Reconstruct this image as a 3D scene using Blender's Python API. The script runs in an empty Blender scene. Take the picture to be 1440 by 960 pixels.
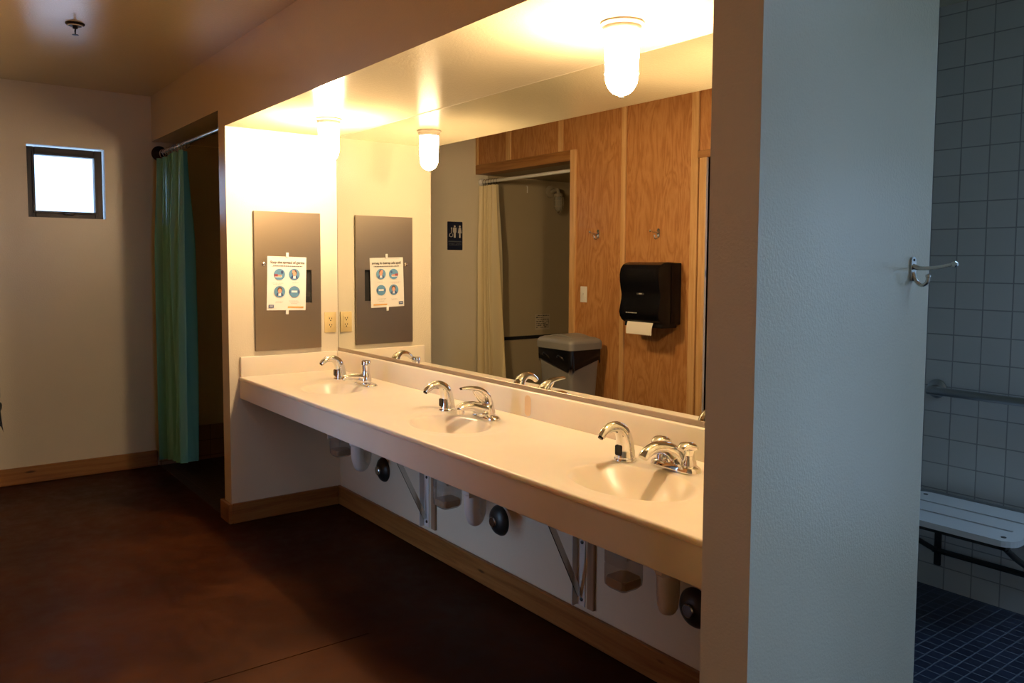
import bpy, bmesh, math, random
from math import pi, sin, cos, radians
from mathutils import Vector, Matrix
random.seed(7)
S = bpy.context.scene
C = S.collection

# ------------------------------------------------------------------ measures
D = 0.6156      # mirror wall plane
ZS = 2.0705     # niche ceiling
ZC = 2.456      # room ceiling
XF = -1.5256    # far wall
XP, XQ, DQ = 3.1432, 3.2651, 0.693   # partition at the right of the vanity
W = -1.3768     # panelled wall
TY = 2.145      # tiled wall
ZT, ZB, ZA = 0.775, 0.879, 0.660
CF = 0.0537

# ------------------------------------------------------------------ materials
def mat(name, color=(.8, .8, .8), rough=.5, metal=0., spec=.5, trans=0., emit=None, estr=0., coat=0., ior=1.45, alpha=1.):
    m = bpy.data.materials.new(name); m.use_nodes = True
    b = m.node_tree.nodes['Principled BSDF']
    b.inputs['Base Color'].default_value = (*color, 1)
    b.inputs['Roughness'].default_value = rough
    b.inputs['Metallic'].default_value = metal
    b.inputs['Specular IOR Level'].default_value = spec
    b.inputs['Transmission Weight'].default_value = trans
    b.inputs['IOR'].default_value = ior
    b.inputs['Coat Weight'].default_value = coat
    b.inputs['Alpha'].default_value = alpha
    if emit:
        b.inputs['Emission Color'].default_value = (*emit, 1)
        b.inputs['Emission Strength'].default_value = estr
    return m

def nt(m):
    return m.node_tree.nodes, m.node_tree.links, m.node_tree.nodes['Principled BSDF']

def coords(m, scale=(1, 1, 1), rot=(0, 0, 0), loc=(0, 0, 0), kind='Object'):
    n, l, b = nt(m)
    t = n.new('ShaderNodeTexCoord'); mp = n.new('ShaderNodeMapping')
    mp.inputs['Scale'].default_value = scale; mp.inputs['Rotation'].default_value = rot; mp.inputs['Location'].default_value = loc
    l.new(t.outputs[kind], mp.inputs['Vector'])
    return mp.outputs['Vector']

def noise(m, vec, scale, detail=2., rough=.5, dist=0.):
    n, l, b = nt(m)
    x = n.new('ShaderNodeTexNoise'); x.inputs['Scale'].default_value = scale
    x.inputs['Detail'].default_value = detail; x.inputs['Roughness'].default_value = rough; x.inputs['Distortion'].default_value = dist
    l.new(vec, x.inputs['Vector']); return x.outputs['Fac']

def ramp(m, fac, stops):
    n, l, b = nt(m)
    r = n.new('ShaderNodeValToRGB'); cr = r.color_ramp
    while len(cr.elements) < len(stops): cr.elements.new(.5)
    for e, (p, c) in zip(cr.elements, stops):
        e.position = p; e.color = (*c, 1) if len(c) == 3 else c
    l.new(fac, r.inputs['Fac']); return r.outputs['Color']

def bump(m, h, strength=.3, dist=.001, prev=None):
    n, l, b = nt(m)
    x = n.new('ShaderNodeBump'); x.inputs['Strength'].default_value = strength; x.inputs['Distance'].default_value = dist
    l.new(h, x.inputs['Height'])
    if prev: l.new(prev, x.inputs['Normal'])
    l.new(x.outputs['Normal'], b.inputs['Normal']); return x.outputs['Normal']

def paint(name, color, rough, bs=.3, scale=170., spec=.5, bd=.0014):
    m = mat(name, color, rough, spec=spec); n, l, b = nt(m)
    v = coords(m)
    h = noise(m, v, scale, 3., .55)
    bump(m, h, bs, bd)
    big = noise(m, v, 2.3, 4.)
    col = ramp(m, big, [(.3, tuple(c * .95 for c in color)), (.7, color)])
    l.new(col, b.inputs['Base Color'])
    return m

M = {}
M['wall'] = paint('wall_paint', (.76, .69, .53), .16, .45, 150., bd=.0022)
M['wall_low'] = M['wall']
M['ceiling'] = paint('ceiling_paint', (.78, .69, .47), .16, .6, 120., .7)
M['beige'] = paint('beige_wall', (.66, .59, .48), .45, .2)
M['baffle'] = paint('baffle_paint', (.22, .15, .09), .7, .2)
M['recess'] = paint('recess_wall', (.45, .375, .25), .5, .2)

def wood(name, a, bcol, c, scale, stretch, rough=.45, ringy=True, rot=(0, 0, 0), coat=.0, knots=False):
    m = mat(name, a, rough, coat=coat); n, l, b = nt(m)
    v = coords(m, scale=stretch, rot=rot)
    big = noise(m, v, scale, 3., .55, .6)
    mt = n.new('ShaderNodeMath'); mt.operation = 'MULTIPLY'; mt.inputs[1].default_value = 16. if ringy else 5.
    l.new(big, mt.inputs[0])
    fr = n.new('ShaderNodeMath'); fr.operation = 'PINGPONG'; fr.inputs[1].default_value = 1.
    l.new(mt.outputs[0], fr.inputs[0])
    fine = noise(m, v, scale * 14, 3., .7)
    mx = n.new('ShaderNodeMath'); mx.operation = 'MULTIPLY_ADD'; mx.inputs[1].default_value = .55
    l.new(fine, mx.inputs[0])
    m2 = n.new('ShaderNodeMath'); m2.operation = 'MULTIPLY'; m2.inputs[1].default_value = .55
    l.new(fr.outputs[0], m2.inputs[0]); l.new(m2.outputs[0], mx.inputs[2])
    col = ramp(m, mx.outputs[0], [(.15, c), (.5, a), (.85, bcol)])
    if knots:
        v2 = coords(m, scale=knots)
        vo = n.new('ShaderNodeTexVoronoi'); vo.inputs['Scale'].default_value = 1.; l.new(v2, vo.inputs['Vector'])
        kr = ramp(m, vo.outputs['Distance'], [(.0, (.12, .10, .08)), (.06, (.35, .3, .25)), (.10, (1, 1, 1))])
        mm = n.new('ShaderNodeMix'); mm.data_type = 'RGBA'; mm.blend_type = 'MULTIPLY'; mm.inputs[0].default_value = 1.
        l.new(col, mm.inputs[6]); l.new(kr, mm.inputs[7]); col = mm.outputs[2]
    l.new(col, b.inputs['Base Color'])
    bump(m, mx.outputs[0], .12, .0006)
    return m
M['plywood'] = wood('plywood', (.42, .188, .060), (.49, .24, .085), (.33, .125, .034), 4.2, (2.2, 2.2, .42), .40, True)
M['pine_v'] = wood('pine_upright', (.58, .34, .14), (.64, .39, .17), (.48, .25, .085), 5., (6, 6, .35), .4, False, knots=(9, 9, 3.1))
M['pine_h'] = wood('pine_long', (.28, .120, .030), (.34, .160, .045), (.19, .070, .016), 3.5, (.35, .35, 7), .4, False, knots=(2.9, 2.9, 11))
M['cleat'] = wood('cleat_wood', (.34, .21, .12), (.40, .26, .15), (.26, .15, .08), 4., (6, 6, .4), .5, False)

def make_floor():
    m = mat('stained_concrete', (.1, .03, .015), .3); n, l, b = nt(m)
    v = coords(m)
    a = noise(m, v, 1.6, 6., .6, .4); f = noise(m, v, 11., 5., .65)
    mx = n.new('ShaderNodeMath'); mx.operation = 'MULTIPLY_ADD'; mx.inputs[1].default_value = .45
    l.new(f, mx.inputs[0]); l.new(a, mx.inputs[2])
    col = ramp(m, mx.outputs[0], [(.45, (.014, .0032, .0010)), (.72, (.032, .0078, .0014)), (.95, (.060, .018, .0040))])
    vo = n.new('ShaderNodeTexNoise'); vo.inputs['Scale'].default_value = 5.5; vo.inputs['Detail'].default_value = 1.
    l.new(v, vo.inputs['Vector'])
    sp = ramp(m, vo.outputs['Fac'], [(.78, (0, 0, 0)), (.82, (.10, .10, .10))])
    mm = n.new('ShaderNodeMix'); mm.data_type = 'RGBA'; l.new(sp, mm.inputs[0]); l.new(col, mm.inputs[6]); mm.inputs[7].default_value = (.3, .16, .09, 1)
    l.new(mm.outputs[2], b.inputs['Base Color'])
    r = ramp(m, f, [(.3, (.36, .36, .36)), (.7, (.55, .55, .55))]); l.new(r, b.inputs['Roughness'])
    b.inputs['Specular IOR Level'].default_value = .1
    bump(m, f, .12, .001)
    return m
M['floor'] = make_floor()

def tile_mat(name, plane, w, h, off, tcol, gcol, mortar=.0028, rough=.25, vary=.06):
    m = mat(name, tcol, rough); n, l, b = nt(m)
    t = n.new('ShaderNodeTexCoord'); sp = n.new('ShaderNodeSeparateXYZ'); cb = n.new('ShaderNodeCombineXYZ')
    l.new(t.outputs['Object'], sp.inputs[0])
    for i, ax in enumerate(plane):
        ad = n.new('ShaderNodeMath'); ad.operation = 'SUBTRACT'; ad.inputs[1].default_value = off[i]
        l.new(sp.outputs['XYZ'.index(ax)], ad.inputs[0]); l.new(ad.outputs[0], cb.inputs[i])
    br = n.new('ShaderNodeTexBrick'); br.offset = 0.; br.squash = 1.
    br.inputs['Scale'].default_value = 1.; br.inputs['Brick Width'].default_value = w; br.inputs['Row Height'].default_value = h
    br.inputs['Mortar Size'].default_value = mortar; br.inputs['Mortar Smooth'].default_value = .3
    br.inputs['Color1'].default_value = (*tcol, 1); br.inputs['Color2'].default_value = (*[c * (1 - vary) for c in tcol], 1)
    br.inputs['Mortar'].default_value = (*gcol, 1)
    l.new(cb.outputs[0], br.inputs['Vector']); l.new(br.outputs['Color'], b.inputs['Base Color'])
    inv = n.new('ShaderNodeMath'); inv.operation = 'SUBTRACT'; inv.inputs[0].default_value = 1.; l.new(br.outputs['Fac'], inv.inputs[1])
    bump(m, inv.outputs[0], .6, .0015)
    rr = ramp(m, br.outputs['Fac'], [(0, (rough,) * 3), (1, (.8,) * 3)]); l.new(rr, b.inputs['Roughness'])
    return m
M['tile_wall'] = tile_mat('glazed_wall_tile', 'XZ', .1105, .1105, (2.677, .0955), (.74, .74, .72), (.40, .40, .40))
M['tile_side'] = tile_mat('glazed_side_tile', 'YZ', .1105, .1105, (.0, .0955), (.74, .74, .72), (.40, .40, .40))
M['tile_floor'] = tile_mat('mosaic_floor_tile', 'XY', .052, .052, (0, 0), (.035, .045, .085), (.16, .18, .22), .003, .35, .35)
M['tile_alcove'] = tile_mat('alcove_base_tile', 'YZ', .108, .108, (.01, .025), (.34, .25, .17), (.16, .11, .07), .003, .4)
M['alcove_floor'] = tile_mat('alcove_floor_tile', 'XY', .052, .052, (0, 0), (.05, .045, .04), (.08, .07, .06), .003, .5, .3)

M['chrome'] = mat('chrome', (.82, .82, .82), .07, 1.)
M['chrome_dull'] = mat('worn_chrome', (.6, .58, .55), .22, 1.)
M['channel'] = mat('dull_channel', (.42, .34, .26), .42, .8)
M['bronze'] = mat('dark_bronze', (.014, .010, .012), .35, spec=.25)
M['dark_metal'] = mat('dark_metal', (.07, .065, .06), .4, .7)
M['steel_tube'] = mat('brushed_tube', (.5, .52, .55), .28, 1.)
M['black_plastic'] = mat('black_plastic', (.004, .004, .005), .25, spec=.28)
M['black_film'] = mat('black_liner', (.004, .004, .005), .32, spec=.3)
M['black_void'] = mat('black_recess', (.004, .004, .004), .8)
M['grey_plastic'] = mat('grey_plastic', (.21, .20, .18), .42)
M['white_plastic'] = mat('white_plastic', (.72, .70, .66), .35)
M['seat_white'] = mat('white_seat', (.85, .85, .84), .35)
M['aged_enamel'] = mat('aged_enamel', (.36, .31, .22), .5)
M['pvc'] = mat('white_pvc', (.80, .77, .72), .35)
M['ivory'] = mat('ivory_plastic', (.70, .55, .26), .4)
M['white_paint'] = mat('white_enamel', (.72, .7, .66), .4)
M['paper'] = mat('paper', (.84, .81, .75), .7)
M['tape'] = mat('tape', (.85, .83, .78), .5)
M['towel_paper'] = mat('towel_paper', (.78, .72, .62), .9)
M['ink'] = mat('dark_ink', (.06, .055, .05), .7)
M['ink_soft'] = mat('soft_ink', (.42, .38, .33), .8)
M['navy'] = mat('navy_plastic', (.010, .016, .040), .35)
M['sign_white'] = mat('sign_relief', (.62, .58, .52), .5)
M['sign_grey'] = mat('sign_strip', (.09, .11, .14), .5)
M['teal_ink'] = mat('blue_circle', (.10, .25, .42), .6)
M['skin_ink'] = mat('face_print', (.72, .34, .22), .7)
M['hair_ink'] = mat('hair_print', (.10, .045, .03), .7)
M['white_ink'] = mat('white_print', (.85, .85, .85), .7)
M['red_ink'] = mat('maroon_print', (.30, .07, .09), .7)
M['navy_ink'] = mat('navy_print', (.03, .06, .18), .6)
M['orange_ink'] = mat('orange_print', (.72, .36, .06), .6)
M['mirror'] = mat('silvered_glass', (.86, .87, .80), .004, 1.)
M['window_glass'] = mat('window_glass', (1, 1, 1), .0, trans=1., ior=1.02, spec=.3)
M['siding'] = mat('white_siding', (.95, .90, .90), .7)
M['ground'] = mat('outside_ground', (.22, .21, .20), .9)
M['reflector'] = mat('pale_reflector', (.75, .75, .74), .9)
M['rust'] = mat('rust_stain', (.76, .56, .33), .5)
M['soap'] = mat('amber_soap', (.55, .30, .10), .2)
M['joint'] = mat('joint_shadow', (.01, .006, .005), .9)

def counter_mat():
    m = mat('cultured_marble', (.82, .735, .60), .28, spec=.4); n, l, b = nt(m)
    b.inputs['Subsurface Weight'].default_value = .45; b.inputs['Subsurface Radius'].default_value = (1., .75, .5); b.inputs['Subsurface Scale'].default_value = .03
    v = coords(m)
    a = noise(m, v, 3., 5., .6)
    col = ramp(m, a, [(.3, (.82, .73, .59)), (.7, (.86, .78, .65))]); l.new(col, b.inputs['Base Color'])
    return m
M['counter'] = counter_mat()

def steel_mat():
    m = mat('brushed_stainless', (.335, .265, .185), .30, 1.); n, l, b = nt(m)
    v = coords(m, scale=(1, 1, 260))
    a = noise(m, v, 1.6, 3.)
    bump(m, a, .05, .0006)
    r = ramp(m, a, [(.3, (.28, .28, .28)), (.7, (.42, .42, .42))]); l.new(r, b.inputs['Roughness'])
    b.inputs['Anisotropic'].default_value = .6
    return m
M['steel'] = steel_mat()

def cloth(name, color, trans=.25, rough=.7):
    m = bpy.data.materials.new(name); m.use_nodes = True
    n, l = m.node_tree.nodes, m.node_tree.links; b = n['Principled BSDF']; out = n['Material Output']
    b.inputs['Base Color'].default_value = (*color, 1); b.inputs['Roughness'].default_value = rough
    tr = n.new('ShaderNodeBsdfTranslucent'); tr.inputs['Color'].default_value = (*color, 1)
    mx = n.new('ShaderNodeMixShader'); mx.inputs[0].default_value = trans
    l.new(b.outputs[0], mx.inputs[1]); l.new(tr.outputs[0], mx.inputs[2]); l.new(mx.outputs[0], out.inputs[0])
    return m
M['teal'] = cloth('teal_vinyl', (.20, .66, .62), .25, .25)
M['cream'] = cloth('cream_vinyl', (.86, .74, .47), .12, .5)

def globe_mat():
    m = bpy.data.materials.new('glowing_globe'); m.use_nodes = True
    n, l = m.node_tree.nodes, m.node_tree.links
    for x in list(n):
        if x.type == 'BSDF_PRINCIPLED': n.remove(x)
    e = n.new('ShaderNodeEmission'); e.inputs['Color'].default_value = (1, .69, .395, 1); e.inputs['Strength'].default_value = LAMP
    l.new(e.outputs[0], n['Material Output'].inputs[0]); return m
LAMP = 375.
M['globe'] = globe_mat()
M['globe_ring'] = mat('globe_collar', (.8, .72, .6), .3, emit=(1, .68, .38), estr=2.2)
M['porcelain'] = mat('cream_porcelain', (.72, .62, .5), .35)
def clear(name, col, t=.75):
    m = bpy.data.materials.new(name); m.use_nodes = True
    n, l = m.node_tree.nodes, m.node_tree.links; b = n['Principled BSDF']; out = n['Material Output']
    b.inputs['Base Color'].default_value = (*col, 1); b.inputs['Roughness'].default_value = .12
    tr = n.new('ShaderNodeBsdfTransparent'); tr.inputs['Color'].default_value = (.92, .9, .88, 1)
    mx = n.new('ShaderNodeMixShader'); mx.inputs[0].default_value = t
    l.new(b.outputs[0], mx.inputs[1]); l.new(tr.outputs[0], mx.inputs[2]); l.new(mx.outputs[0], out.inputs[0]); return m
M['clear_plastic'] = clear('clear_plastic', (.45, .42, .38), .62)
M['jar_glass'] = clear('jar_glass', (.6, .58, .5), .55)

# ------------------------------------------------------------------ mesh helpers
def BM(): return bmesh.new()
def box(bm, a, b, bev=0., seg=2):
    a, b = Vector(a), Vector(b)
    lo = Vector((min(a.x, b.x), min(a.y, b.y), min(a.z, b.z))); hi = Vector((max(a.x, b.x), max(a.y, b.y), max(a.z, b.z)))
    r = bmesh.ops.create_cube(bm, size=1.)
    for v in r['verts']:
        v.co = Vector(((lo.x + hi.x) / 2 + v.co.x * (hi.x - lo.x), (lo.y + hi.y) / 2 + v.co.y * (hi.y - lo.y), (lo.z + hi.z) / 2 + v.co.z * (hi.z - lo.z)))
    if bev:
        es = list({e for v in r['verts'] for e in v.link_edges})
        bmesh.ops.bevel(bm, geom=es, offset=bev, segments=seg, affect='EDGES', profile=.5)
    return bm
def lathe(bm, prof, n=32, org=(0, 0, 0), axis='Z', cap=True, sx=1., sy=1.):
    org = Vector(org); rings = []
    for r, z in prof:
        ring = []
        for i in range(n):
            t = 2 * pi * i / n
            p = Vector((r * cos(t) * sx, r * sin(t) * sy, z))
            if axis == 'X': p = Vector((p.z, p.x, p.y))
            elif axis == 'Y': p = Vector((p.y, p.z, p.x))
            ring.append(bm.verts.new(org + p))
        rings.append(ring)
    for a, b in zip(rings, rings[1:]):
        for i in range(n):
            j = (i + 1) % n
            bm.faces.new((a[i], a[j], b[j], b[i]))
    if cap:
        bm.faces.new(rings[0][::-1]); bm.faces.new(rings[-1])
    return bm
def tube(bm, pts, rad, n=14, cap=True, flat=1., ref=None):
    pts = [Vector(p) for p in pts]; k = len(pts)
    rad = rad if isinstance(rad, (list, tuple)) else [rad] * k
    rings = []; prev = None
    for i, p in enumerate(pts):
        t = (pts[min(i + 1, k - 1)] - pts[max(i - 1, 0)]).normalized()
        if prev is None:
            u = Vector(ref) if ref else (Vector((0, 0, 1)) if abs(t.z) < .9 else Vector((1, 0, 0)))
        else: u = prev
        u = (u - t * u.dot(t)).normalized(); v = t.cross(u); prev = u
        rr = rad[i]; ru, rv = (rr if isinstance(rr, tuple) else (rr, rr * flat))
        rings.append([bm.verts.new(p + u * ru * cos(2 * pi * j / n) + v * rv * sin(2 * pi * j / n)) for j in range(n)])
    for a, b in zip(rings, rings[1:]):
        for j in range(n):
            q = (j + 1) % n; bm.faces.new((a[j], a[q], b[q], b[j]))
    if cap: bm.faces.new(rings[0][::-1]); bm.faces.new(rings[-1])
    return bm
def spline(pts, n=6):
    pts = [Vector(p) for p in pts]; out = []
    for i in range(len(pts) - 1):
        p0 = pts[max(i - 1, 0)]; p1 = pts[i]; p2 = pts[i + 1]; p3 = pts[min(i + 2, len(pts) - 1)]
        for k in range(n):
            t = k / n
            out.append(.5 * ((2 * p1) + (p2 - p0) * t + (2 * p0 - 5 * p1 + 4 * p2 - p3) * t * t + (3 * p1 - p0 - 3 * p2 + p3) * t ** 3))
    out.append(pts[-1]); return out
def lerpl(vals, n=6):
    out = []
    for a, b in zip(vals, vals[1:]):
        for k in range(n): out.append(a + (b - a) * k / n)
    out.append(vals[-1]); return out
def prism(bm, poly, a, b, axis='X', bev=0.):
    """extrude a 2-D polygon between a and b along an axis"""
    def P(u, v, t):
        return {'X': (t, u, v), 'Y': (u, t, v), 'Z': (u, v, t)}[axis]
    A = [bm.verts.new(P(u, v, a)) for u, v in poly]; B = [bm.verts.new(P(u, v, b)) for u, v in poly]
    n = len(poly)
    fs = [bm.faces.new(A[::-1]), bm.faces.new(B)]
    for i in range(n): fs.append(bm.faces.new((A[i], A[(i + 1) % n], B[(i + 1) % n], B[i])))
    if bev:
        es = [e for e in fs[0].edges] + [e for e in fs[1].edges]
        bmesh.ops.bevel(bm, geom=es, offset=bev, segments=2, affect='EDGES')
    return bm
def rrect(x0, y0, x1, y1, r, n=5):
    out = []
    for cx, cy, a0 in ((x1 - r, y1 - r, 0), (x0 + r, y1 - r, 90), (x0 + r, y0 + r, 180), (x1 - r, y0 + r, 270)):
        for k in range(n + 1):
            a = radians(a0 + 90 * k / n); out.append((cx + r * cos(a), cy + r * sin(a)))
    return out
def disc(bm, c, r, axis='X', n=28, th=.0004, ry=None):
    poly = [(c[0] + r * cos(2 * pi * k / n), c[1] + (ry or r) * sin(2 * pi * k / n)) for k in range(n)]
    return poly

def link(name, bm, m, parent=None, smooth=True, angle=40):
    bmesh.ops.recalc_face_normals(bm, faces=bm.faces)
    me = bpy.data.meshes.new(name); bm.to_mesh(me); bm.free()
    for x in (m if isinstance(m, list) else [m]): me.materials.append(x)
    if smooth:
        me.polygons.foreach_set('use_smooth', [True] * len(me.polygons))
        try: me.set_sharp_from_angle(angle=radians(angle))
        except Exception: pass
    o = bpy.data.objects.new(name, me); C.objects.link(o)
    if parent: o.parent = parent
    return o
def struct(name, bm, m, parent=None):
    o = link(name, bm, m, parent, smooth=False)
    if parent is None: o['kind'] = 'structure'
    return o
def thing(name, label, cat, loc=(0, 0, 0), rz=0., group=None):
    o = bpy.data.objects.new(name, None); C.objects.link(o); o.empty_display_size = .1
    o.location = loc; o.rotation_euler = (0, 0, rz)
    o['label'] = label; o['category'] = cat
    if group: o['group'] = group
    return o
def tag(o, label, cat, group=None):
    o['label'] = label; o['category'] = cat
    if group: o['group'] = group
    return o
def part(name, bm, m, t, smooth=True, label=None, angle=40):
    o = link(name, bm, m, t, smooth, angle)
    if label: o['label'] = label
    return o
def dup(root, loc, label, group=None):
    def rec(o, par):
        c = o.copy(); C.objects.link(c); c.parent = par
        for ch in o.children: rec(ch, c)
        return c
    r = rec(root, None); r.location = loc; r['label'] = label
    if group: r['group'] = group
    return r
def text_bm(txt, size, plane_map, extrude=.0002, align='CENTER'):
    cu = bpy.data.curves.new('t', 'FONT'); cu.body = txt; cu.size = size; cu.align_x = align; cu.align_y = 'CENTER'; cu.extrude = extrude; cu.offset = size * .02
    o = bpy.data.objects.new('t', cu); C.objects.link(o)
    me = bpy.data.meshes.new_from_object(o)
    bm = BM(); bm.from_mesh(me)
    for v in bm.verts: v.co = Vector(plane_map(v.co.x, v.co.y, v.co.z))
    bpy.data.objects.remove(o); bpy.data.curves.remove(cu); bpy.data.meshes.remove(me)
    return bm

# ------------------------------------------------------------------ the setting
# far wall with its little window opening
WY0, WY1, WZ0, WZ1 = -.712, -.285, 1.643, 2.085
b = BM(); x0 = XF - .16
box(b, (x0, -2.75, 0), (XF, WY0, 2.5)); box(b, (x0, WY1, 0), (XF, 1.07, 2.5))
box(b, (x0, WY0, 0), (XF, WY1, WZ0)); box(b, (x0, WY0, WZ1), (XF, WY1, 2.5))
struct('wall_far', b, M['wall'])
# the wall beside the vanity niche (between curtained alcove and vanity), full height
b = BM(); box(b, (-.11, 0, 0), (0, .95, ZC)); struct('wall_left', b, M['wall'])
b = BM(); box(b, (XF, 0, 2.164), (-.11, .95, ZC)); struct('ceiling', b, M['wall'])
b = BM(); box(b, (XF, .95, 0), (0, 1.07, 2.5)); struct('wall_alcove', b, M['wall'])
# mirror wall
b = BM(); box(b, (0, D, 0), (XP, DQ, ZC)); struct('wall_back', b, M['wall'])
# dropped soffit above the vanity: underside is glossy ceiling paint, face is wall paint
b = BM(); box(b, (0, .0, ZS), (XP, D, ZC))
o = struct('ceiling', b, [M['wall'], M['ceiling']])
for p in o.data.polygons:
    if p.normal.z < -.5: p.material_index = 1
# partition at the right end
b = BM(); box(b, (XP, 0, 0), (XQ, DQ, ZC)); struct('wall_right', b, M['wall'])
# header and jamb of the shower room entry
b = BM(); box(b, (XQ, 0, 2.06), (4.38, .12, ZC)); box(b, (4.38, 0, 0), (5.75, .12, ZC)); struct('wall_entry', b, M['wall'])
# shower room
QX0, QX1, QZ0, QZ1 = 4.235, 4.46, .10, 1.80
b = BM(); box(b, (2.1, TY, 0), (QX0, TY + .12, 2.5)); box(b, (QX1, TY, 0), (5.2, TY + .12, 2.5)); box(b, (QX0, TY, 0), (QX1, TY + .12, QZ0)); box(b, (QX0, TY, QZ1), (QX1, TY + .12, 2.5))
struct('wall_shower_back', b, M['tile_wall'])
b = BM()
for a, c in (((QX0, TY + .07, QZ0), (QX0 + .02, TY + .11, QZ1)), ((QX1 - .02, TY + .07, QZ0), (QX1, TY + .11, QZ1)), ((QX0, TY + .07, QZ0), (QX1, TY + .11, QZ0 + .02)), ((QX0, TY + .07, QZ1 - .02), (QX1, TY + .11, QZ1))): box(b, a, c)
struct('window_3', b, M['bronze'])
b = BM(); box(b, (1.98, DQ, 0), (2.1, TY + .12, 2.5)); box(b, (5.2, .12, 0), (5.32, TY + .12, 2.5)); struct('wall_shower_side', b, M['tile_side'])
b = BM(); box(b, (2.1, DQ, -.06), (XQ, TY, .0)); box(b, (XQ, 0, -.06), (5.2, TY, 0)); struct('floor', b, M['tile_floor'])
# main floor with saw-cut joint
b = BM()
JX = 1.579
box(b, (XF, W - .0, -.06), (JX - .003, 0, 0)); box(b, (JX + .003, -3.3, -.06), (5.75, 0, 0)); box(b, (JX - .003, -3.3, -.06), (JX + .003, 0, -.004))
box(b, (.9, -3.3, -.06), (JX - .003, W, 0))
struct('floor', b, M['floor'])
b = BM(); box(b, (0, 0, -.06), (XQ, D, 0)); struct('floor', b, M['floor'])
b = BM(); box(b, (XF, 0, -.06), (-.0, .95, .0)); struct('floor', b, M['alcove_floor'])
b = BM(); box(b, (XF, W, -.06), (-.29, -2.6, .0)); struct('floor', b, M['alcove_floor'])
# room ceiling with the skylight shaft over the shower entry
SX0, SX1, SY0, SY1 = 3.95, 5.10, .75, 1.98
b = BM(); H = 2.56
box(b, (XF - .16, -3.3, ZC), (SX0, TY + .12, H)); box(b, (SX1, -3.3, ZC), (5.75, TY + .12, H))
box(b, (SX0, -3.3, ZC), (SX1, SY0, H)); box(b, (SX0, SY1, ZC), (SX1, TY + .12, H))
struct('ceiling', b, M['ceiling'])
b = BM(); t_ = .03
box(b, (SX0 - t_, SY0 - t_, H), (SX0, SY1 + t_, 3.30)); box(b, (SX1, SY0 - t_, H), (SX1 + t_, SY1 + t_, 3.30))
box(b, (SX0, SY0 - t_, H), (SX1, SY0, 3.30)); box(b, (SX0, SY1, H), (SX1, SY1 + t_, 3.30))
struct('trim_1', b, M['white_paint'])
# panelled wall opposite (seen in the mirror): header, panel right of the recess, daylight doorway
DX0, DX1 = .985, 1.50
b = BM(); wy = W - .11
box(b, (XF, wy, 2.165), (-.29, W, ZC)); box(b, (-.29, wy, 0), (DX0, W, ZC)); box(b, (DX0, wy, 2.03), (DX1, W, ZC)); box(b, (DX1, wy, 0), (2.62, W, ZC))
struct('wall_front', b, M['plywood'])
# recess behind it
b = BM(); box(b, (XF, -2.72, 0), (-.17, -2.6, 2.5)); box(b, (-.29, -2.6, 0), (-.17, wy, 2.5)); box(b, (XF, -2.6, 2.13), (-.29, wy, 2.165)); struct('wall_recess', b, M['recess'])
# the room widens behind the camera
b = BM(); box(b, (2.5, -3.3, 0), (2.62, wy, ZC)); box(b, (2.5, -3.42, 0), (5.87, -3.3, ZC)); struct('wall_entrance', b, M['wall'])
RY0, RY1, RZ0, RZ1 = -.90, -.22, .95, 2.35
b = BM()
box(b, (5.75, -3.3, 0), (5.87, RY0, ZC)); box(b, (5.75, RY1, 0), (5.87, .12, ZC)); box(b, (5.75, RY0, 0), (5.87, RY1, RZ0)); box(b, (5.75, RY0, RZ1), (5.87, RY1, ZC))
struct('wall_side', b, M['wall'])
b = BM(); 
for a, c in (((5.78, RY0, RZ0), (5.84, RY0 + .05, RZ1)), ((5.78, RY1 - .05, RZ0), (5.84, RY1, RZ1)), ((5.78, RY0, RZ0), (5.84, RY1, RZ0 + .05)), ((5.78, RY0, RZ1 - .05), (5.84, RY1, RZ1))): box(b, a, c)
struct('window_2', b, M['bronze'])

# baseboards
BB, BT = .105, .02
def baseb(bm, a, c):
    box(bm, a, c, .004, 1)
b = BM(); baseb(b, (XF, W, 0), (XF + BT, -.012, BB)); struct('baseboard_far', b, M['pine_h'])
b = BM(); baseb(b, (-.11 - BT, -BT, 0), (BT, 0, BB)); baseb(b, (0, 0, 0), (BT, D - BT, BB)); baseb(b, (-.11 - BT, 0, 0), (-.11, .05, BB)); struct('baseboard_left', b, M['pine_h'])
b = BM(); baseb(b, (0, D - BT, 0), (XP, D, BB)); struct('baseboard_back', b, M['pine_h'])
b = BM(); baseb(b, (XP - BT, 0, 0), (XP, D - BT, BB)); baseb(b, (XP - BT, -BT, 0), (XQ + BT, 0, BB)); struct('baseboard_right', b, M['pine_h'])
# tiled base in the alcove
b = BM(); box(b, (XF, .0, 0), (XF + .012, .95, .238)); box(b, (XF, .938, 0), (-.11, .95, .238)); struct('trim_2', b, M['tile_alcove'])
# pine trims on the panelled wall
def trim(n, boxes, m):
    b = BM()
    for a, c in boxes: box(b, a, c, .003, 1)
    return struct('trim_%d' % n, b, m)
ty = W + .018
trim(3, [((-.29, wy, 0), (-.232, ty, 2.208))], M['pine_v'])
trim(4, [((XF, wy - .002, 2.130), (-.29, ty, 2.208))], M['pine_h'])
trim(5, [((.244, W, 0), (.284, ty, ZC))], M['pine_v'])
trim(6, [((-.428, W, 2.208), (-.379, ty, ZC))], M['pine_v'])
trim(7, [((-1.09, W, 2.208), (-1.03, ty, ZC))], M['pine_v'])
trim(8, [((.86, W, 0), (.915, ty, ZC))], M['pine_v'])
trim(9, [((.93, wy, 0), (DX0, W + .02, 2.06)), ((DX1, wy, 0), (DX1 + .055, W + .02, 2.06))], M['pine_v'])
trim(10, [((.915, wy, 2.03), (DX1 + .07, W + .024, 2.075))], M['pine_h'])
trim(11, [((XF, W, 2.208), (XF + .03, ty, ZC))], M['pine_v'])
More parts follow.
